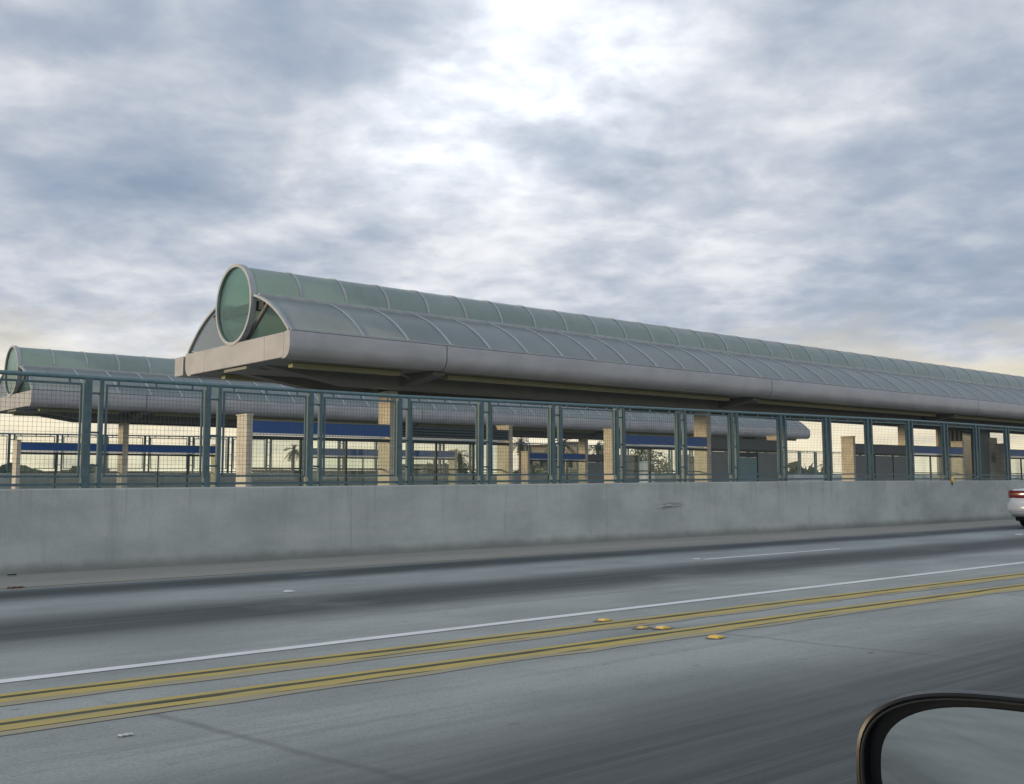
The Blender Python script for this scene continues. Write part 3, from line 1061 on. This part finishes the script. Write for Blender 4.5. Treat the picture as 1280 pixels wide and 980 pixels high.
palm(366, 560, 115, 1.0, 'palm tree showing through the glass under the first blue sign')
palm(651, 550, 95, 1.0, 'round headed palm just right of the louvred windscreen')
palm(692, 556, 112, 0.95, 'palm half hidden by the fence posts at the middle of the fence')
palm(703, 553, 100, 1.15, 'bushy palm left of the narrow tan building')
palm(748, 555, 98, 1.0, 'dark palm just left of the lit pilaster of the second windscreen')
palm(575, 568, 108, 1.25, 'palm under the right half of the louvred windscreen')
palm(1030, 580, 170, 1.1, 'small palm beside the bare pilaster, at the open gap')


def tree(px, py, depth, size, label):
    top = at(px, py, depth)
    H = top.z
    r = empty('tree', label, 'tree', 'trees beyond the station', (top.x, top.y, -0.03))
    b = MB()
    rings = []
    for i in range(5):
        f = i / 4
        rad = 0.3 * (1 - 0.6 * f)
        rings.append([(rad * math.cos(t), rad * math.sin(t), H * 0.6 * f) for t in [2 * math.pi * k / 8 for k in range(8)]])
    b.rings(rings)
    for k in range(5):
        a = k * 1.3
        b.tube((0, 0, H * 0.45), (size * 0.6 * math.cos(a), size * 0.6 * math.sin(a), H * 0.75), 0.1, 0.04, 6)
    b.build('trunk', M['bark'], r)
    b = MB()
    cl = [(Vector((random.gauss(0, 0.45) * size, random.gauss(0, 0.45) * size, H - size * random.uniform(0.3, 1.25))), random.uniform(0.3, 0.6) * size) for _ in range(14)]
    for c, rad in cl:
        for _ in range(260):
            v = Vector((random.gauss(0, 1), random.gauss(0, 1), random.gauss(0, 1))).normalized() * rad * random.uniform(0.6, 1.0)
            p = c + v
            u = Vector((random.gauss(0, 1), random.gauss(0, 1), random.gauss(0, 1))).normalized()
            q = u.cross(v).normalized()
            s = 0.16
            b.face([p - u * s, p + q * s * 0.7, p + u * s, p - q * s * 0.7])
    b.build('crown', M['leaf'], r, fix=False)
    return r


tree(794, 560, 110, 2.6, 'dark leafy tree behind the glass of the second near windscreen')
tree(560, 578, 120, 2.4, 'small tree low behind the louvred windscreen')
tree(995, 588, 150, 2.6, 'low dark bush like tree left of the paired far fence posts in the open gap')

# far shrub belt along the horizon: uncountable
b = MB()
for i in range(5200):
    dpt = random.uniform(120, 190)
    px = random.uniform(-60, 1340)
    base = at(px, 598, dpt)
    hump = 0.7 + 0.8 * math.sin(px * 0.021) + 0.7 * math.sin(px * 0.057 + 1) + 0.9 * math.sin(px * 0.0071 + 2)
    zz = random.uniform(0, 1) ** 0.7 * max(0.4, 0.9 + hump) * 0.9
    p = Vector((base.x, base.y, zz))
    u = Vector((random.gauss(0, 1), random.gauss(0, 1), random.gauss(0, 1))).normalized()
    q = u.orthogonal().normalized()
    s = random.uniform(0.5, 1.0)
    b.face([p - u * s, p + q * s * 0.7, p + u * s, p - q * s * 0.7])
o = b.build('shrub_belt', M['leaf'], fix=False)
o['kind'] = 'stuff'
o['label'] = 'low dusty belt of far shrubs along the horizon'
o['category'] = 'shrubs'

# ------------------------------------------------------------------ white car in the lane by the wall
CARX, CARY = 27.3, 11.57
car = empty('car', 'white sedan seen from behind at the right edge, in the lane next to the wall', 'car', None, (CARX, CARY, 0))


def ring_body(x, hw, z0, zb, z1, tuck):
    """closed YZ section: sill tucked in, widest at bumper height, rounded shoulder"""
    half = [(hw * (1 - tuck), z0), (hw * 0.985, z0 + (zb - z0) * 0.35), (hw, zb), (hw * 0.985, zb + (z1 - zb) * 0.45), (hw * 0.95, z1 - 0.07), (hw * 0.88, z1 - 0.015), (hw * 0.6, z1), (0, z1 + 0.012)]
    return [(x, y, z) for y, z in half] + [(x, -y, z) for y, z in half[-2::-1]]


body = MB()
secs = [(0.00, 0.72, 0.46, 0.55, 0.66, 0.02), (0.02, 0.80, 0.40, 0.55, 0.74, 0.03), (0.10, 0.845, 0.34, 0.56, 0.98, 0.06), (0.20, 0.865, 0.30, 0.57, 1.035, 0.08), (0.55, 0.875, 0.27, 0.58, 1.045, 0.08), (1.0, 0.88, 0.25, 0.6, 1.04, 0.08),
        (2.0, 0.885, 0.24, 0.6, 1.0, 0.08), (3.2, 0.885, 0.24, 0.6, 0.97, 0.08), (4.0, 0.87, 0.25, 0.58, 0.90, 0.08), (4.5, 0.82, 0.28, 0.55, 0.80, 0.06), (4.68, 0.72, 0.34, 0.52, 0.68, 0.04)]
body.rings([ring_body(*s) for s in secs])
body_o = body.build('body', M['car_paint'], car, smooth=True)
cab = MB()


def ring_cab(x, hw0, hw1, z0, z1):
    half = [(hw0, z0), (hw0 * 0.5 + hw1 * 0.5, (z0 + z1) / 2), (hw1, z1 - 0.05), (hw1 * 0.85, z1), (0, z1 + 0.015)]
    return [(x, y, z) for y, z in half] + [(x, -y, z) for y, z in half[-2::-1]]


cab.rings([ring_cab(0.75, 0.74, 0.66, 1.03, 1.08), ring_cab(1.2, 0.77, 0.60, 1.03, 1.34), ring_cab(1.6, 0.79, 0.585, 1.02, 1.41), ring_cab(2.3, 0.80, 0.585, 1.0, 1.42), ring_cab(2.8, 0.79, 0.60, 0.98, 1.32), ring_cab(3.45, 0.76, 0.68, 0.95, 0.98)])
cab.build('greenhouse', M['car_glass'], car, smooth=True)
MB().rings([[(x, y, z + 0.008 - 0.02 * abs(y)) for y in (-0.5, -0.25, 0, 0.25, 0.5)] + [(x, y, z - 0.02) for y in (0.5, 0.25, 0, -0.25, -0.5)] for x, z in ((1.25, 1.385), (1.6, 1.44), (2.3, 1.45), (2.7, 1.37))]).build('roof', M['car_paint'], car, smooth=True)
bump = MB()
bump.rings([[(x, y, z) for x, y, z in ((-0.03 + cx_, -hw_, 0.46), (-0.05 + cx_, -hw_, 0.55), (0.0 + cx_, -hw_, 0.67), (0.12 + cx_, -hw_, 0.67), (0.12 + cx_, -hw_, 0.43))] for cx_, hw_ in ((0.30, 0.888), (0.10, 0.88), (0.02, 0.80), (-0.01, 0.45), (-0.015, 0.0), (-0.01, -0.45), (0.02, -0.80), (0.10, -0.88), (0.30, -0.888))])
bump.build('rear_bumper', M['car_paint'], car, smooth=True)
for s in (1, -1):
    mb = MB()
    ring = []
    for x, y in ((0.32, 0.888), (0.14, 0.873), (0.055, 0.80), (0.035, 0.62), (0.03, 0.42)):
        ring.append([(x, s * y, 0.79), (x - 0.012, s * (y + 0.012), 0.88), (x + 0.012, s * y, 0.985), (x + 0.10, s * (y - 0.08), 0.985), (x + 0.10, s * (y - 0.08), 0.79)])
    mb.rings(ring).build('tail_light', M['car_red'], car, smooth=True)
    MB().box(4.45, 4.62, s * 0.72 - 0.13, s * 0.72 + 0.06, 0.62, 0.74).build('headlight', M['car_clear'], car, bevel=0.03)
MB().box(0.24, 4.4, -0.78, 0.78, 0.19, 0.30).build('underbody', M['under'], car, bevel=0.04)
MB().box(0.01, 0.035, -0.26, 0.26, 0.72, 0.84).build('number_plate', M['paper'], car)
MB().tube((0.05, -0.5, 0.27), (0.5, -0.5, 0.27), 0.03, n=10).build('exhaust', M['rim'], car)
for xw in (0.95, 3.72):
    for s in (1, -1):
        wh = empty('wheel', None, None)
        wh.parent = car
        wh.location = (xw, s * 0.77, 0.31)
        mb = MB()
        prof = [(0.20, -0.10), (0.28, -0.105), (0.305, -0.07), (0.31, 0), (0.305, 0.07), (0.28, 0.105), (0.20, 0.10)]
        rings = []
        for i in range(25):
            t_ = 2 * math.pi * i / 24
            rings.append([(r_ * math.cos(t_), y_, r_ * math.sin(t_)) for r_, y_ in prof])
        mb.rings(rings, False, False).build('tyre', M['rubber'], wh, smooth=True)
        mb = MB().tube((0, -0.07, 0), (0, 0.07, 0), 0.205, n=24)
        for k in range(5):
            a = 2 * math.pi * k / 5
            mb.tube((0.05 * math.cos(a), s * 0.085, 0.05 * math.sin(a)), (0.18 * math.cos(a), s * 0.08, 0.18 * math.sin(a)), 0.028, 0.02, 8)
        mb.build('rim', M['rim'], wh, smooth=True)

# ------------------------------------------------------------------ the photographer's own door mirror
mp = at(1258, 977, 1.0)
mir = empty('door_mirror', 'glossy black car door mirror with grey glass in the lower right corner', 'car mirror', None, mp)
nrm_v = Vector((-0.93, -0.34, 0.07)).normalized()          # the glass faces back along the car and in to the driver
rt_v = Vector((0, 0, 1)).cross(nrm_v).normalized()         # towards the right in the photo
up_v = nrm_v.cross(rt_v).normalized()
Mx = Matrix((rt_v, up_v, nrm_v)).transposed()
mir.rotation_euler = Mx.to_euler()


def sup(a, bb, e, n=64, skew=0.0):
    pts = []
    for i in range(n):
        t_ = 2 * math.pi * i / n
        c, s = math.cos(t_), math.sin(t_)
        x = a * math.copysign(abs(c) ** (2 / e), c)
        y = bb * math.copysign(abs(s) ** (2 / e), s)
        pts.append((x, y))
    return pts


MW, MH = 0.141, 0.083
shell = MB()
rs = []
for k, (sc, wz) in enumerate(((0.30, -0.115), (0.62, -0.105), (0.84, -0.08), (0.95, -0.045), (0.995, -0.012), (1.0, 0.004), (0.985, 0.012), (0.955, 0.013), (0.93, 0.008), (0.905, -0.010), (0.90, -0.016))):
    rs.append([(x * (sc if k < 6 else 1 - (1 - sc) * 0.75), y * sc, wz) for x, y in sup(MW, MH, 2.75)])
shell.rings(rs, True, True).build('housing', M['gloss_black'], mir, smooth=True)
gl = MB()
gl.rings([[(x * 0.845, y * 0.84 - 0.003, -0.0125) for x, y in sup(MW, MH, 2.6)], [(x * 0.84, y * 0.835 - 0.003, -0.008) for x, y in sup(MW, MH, 2.6)]], True, True)
gl.build('mirror_glass', M['mirror'], mir)
ln = MB()
ln.rings([[(x * 0.955, y * 0.925, 0.0135) for x, y in sup(MW, MH, 2.7)], [(x * 0.945, y * 0.912, 0.0155) for x, y in sup(MW, MH, 2.7)], [(x * 0.935, y * 0.90, 0.0125) for x, y in sup(MW, MH, 2.7)]], False, False)
ln.build('lip', M['rubber'], mir, smooth=True)
st = MB()
st.rings([[(MW * 0.86 + i * 0.035, -0.045 + 0.024 * math.sin(t_), -0.055 + 0.03 * math.cos(t_)) for t_ in [2 * math.pi * k / 12 for k in range(12)]] for i in range(4)])
st.build('arm', M['gloss_black'], mir, smooth=True)

# ------------------------------------------------------------------ raised road markers and litter


def marker(name, x, y, m, label, cat, group, yaw=0.0, patch=True, s=1.0):
    r = empty(name, label, cat, group, (x, y, 0.005))
    r.rotation_euler = (0, 0, yaw)
    b = MB()
    a, c, h = 0.050 * s, 0.045 * s, 0.014 * s
    b.rings([[(-a, -c, 0), (a, -c, 0), (a, c, 0), (-a, c, 0)], [(-a * 0.92, -c * 0.95, 0.006), (a * 0.92, -c * 0.95, 0.006), (a * 0.92, c * 0.95, 0.006), (-a * 0.92, c * 0.95, 0.006)],
             [(-a * 0.45, -c * 0.85, h), (a * 0.45, -c * 0.85, h), (a * 0.45, c * 0.85, h), (-a * 0.45, c * 0.85, h)]])
    b.build('body', m, r, bevel=0.003)
    b = MB()
    b.face([(-a * 0.90, -c * 0.8, 0.0085), (-a * 0.52, -c * 0.74, h * 0.93), (-a * 0.52, c * 0.74, h * 0.93), (-a * 0.90, c * 0.8, 0.0085)])
    for v in b.bm.verts:
        v.co.x -= 0.004
    b.build('lens', M['amber'] if m == M['marker'] else M['marker_white'], r)
    if patch:
        b = MB()
        b.face([(0.115 * math.cos(t_) * random.uniform(0.7, 1.2) - 0.02, 0.06 * math.sin(t_) * random.uniform(0.8, 1.2), 0.0008) for t_ in [2 * math.pi * k / 20 for k in range(20)]])
        b.build('bitumen_patch', M['bitumen'], r)
    return r


G = 'yellow reflective markers by the double lines'
marker('road_marker', 6.80, 6.80, M['marker'], 'dull yellow road marker on the far edge of the upper double yellow line', 'road marker', G, 0.1)
marker('road_marker', 6.72, 6.25, M['marker'], 'left one of the two yellow markers between the double yellow lines', 'road marker', G, 0.0, True, 0.8)
marker('road_marker', 6.84, 6.12, M['marker'], 'right, paler one of the two yellow markers between the double yellow lines', 'road marker', G, -0.1, True, 1.1)
marker('road_marker', 6.78, 5.49, M['marker'], 'bright yellow road marker in the near lane below the double yellow lines', 'road marker', G, 0.05, True, 1.15)
marker('road_marker', 5.72, 10.82, M['marker_white'], 'white road marker alone in the light strip left of centre', 'road marker', 'white reflective markers', 0.2, False, 1.1)
marker('road_marker', 24.25, 10.80, M['marker_white'], 'white road marker beside the car at the right edge', 'road marker', 'white reflective markers', 0.0, False, 1.5)
marker('road_marker', 13.0, 10.9, M['marker_white'], 'white road marker at the left end of the dashed lane line', 'road marker', 'white reflective markers', 0.0, False, 1.1)


def scrap(name, x, y, z, sx, sy, m, label, cat, curl=0.02, group=None):
    b = MB()
    n = 7
    g = [[b.bm.verts.new((sx * (i / (n - 1) - 0.5) * (1 - 0.5 * abs(j / (n - 1) - 0.5)) + random.uniform(-.1, .1) * sx * 0.3, sy * (j / (n - 1) - 0.5), curl * (0.15 + abs(math.sin(i * 1.1 + j * 0.7))))) for j in range(n)] for i in range(n)]
    for i in range(n - 1):
        for j in range(n - 1):
            b.bm.faces.new((g[i][j], g[i + 1][j], g[i + 1][j + 1], g[i][j + 1]))
    o = b.build(name, m, smooth=True, loc=(x, y, z))
    md = o.modifiers.new('thick', 'SOLIDIFY')
    md.thickness = 0.002
    return tag(o, label, cat, group)


scrap('dry_leaf', 3.43, 13.3, 0.004, 0.20, 0.10, M['leaf_litter'], 'reddish brown dry leaf on the shoulder at the left edge', 'leaf', 0.014)
scrap('rubber_scrap', 3.80, 14.95, 0.004, 0.12, 0.06, M['debris'], 'dark scrap of rubber against the foot of the wall at the left edge', 'litter', 0.02)
scrap('paper_scrap', 1.93, 5.35, 0.004, 0.085, 0.035, M['paper'], 'small white fleck on the near lane at the lower left', 'litter', 0.006)
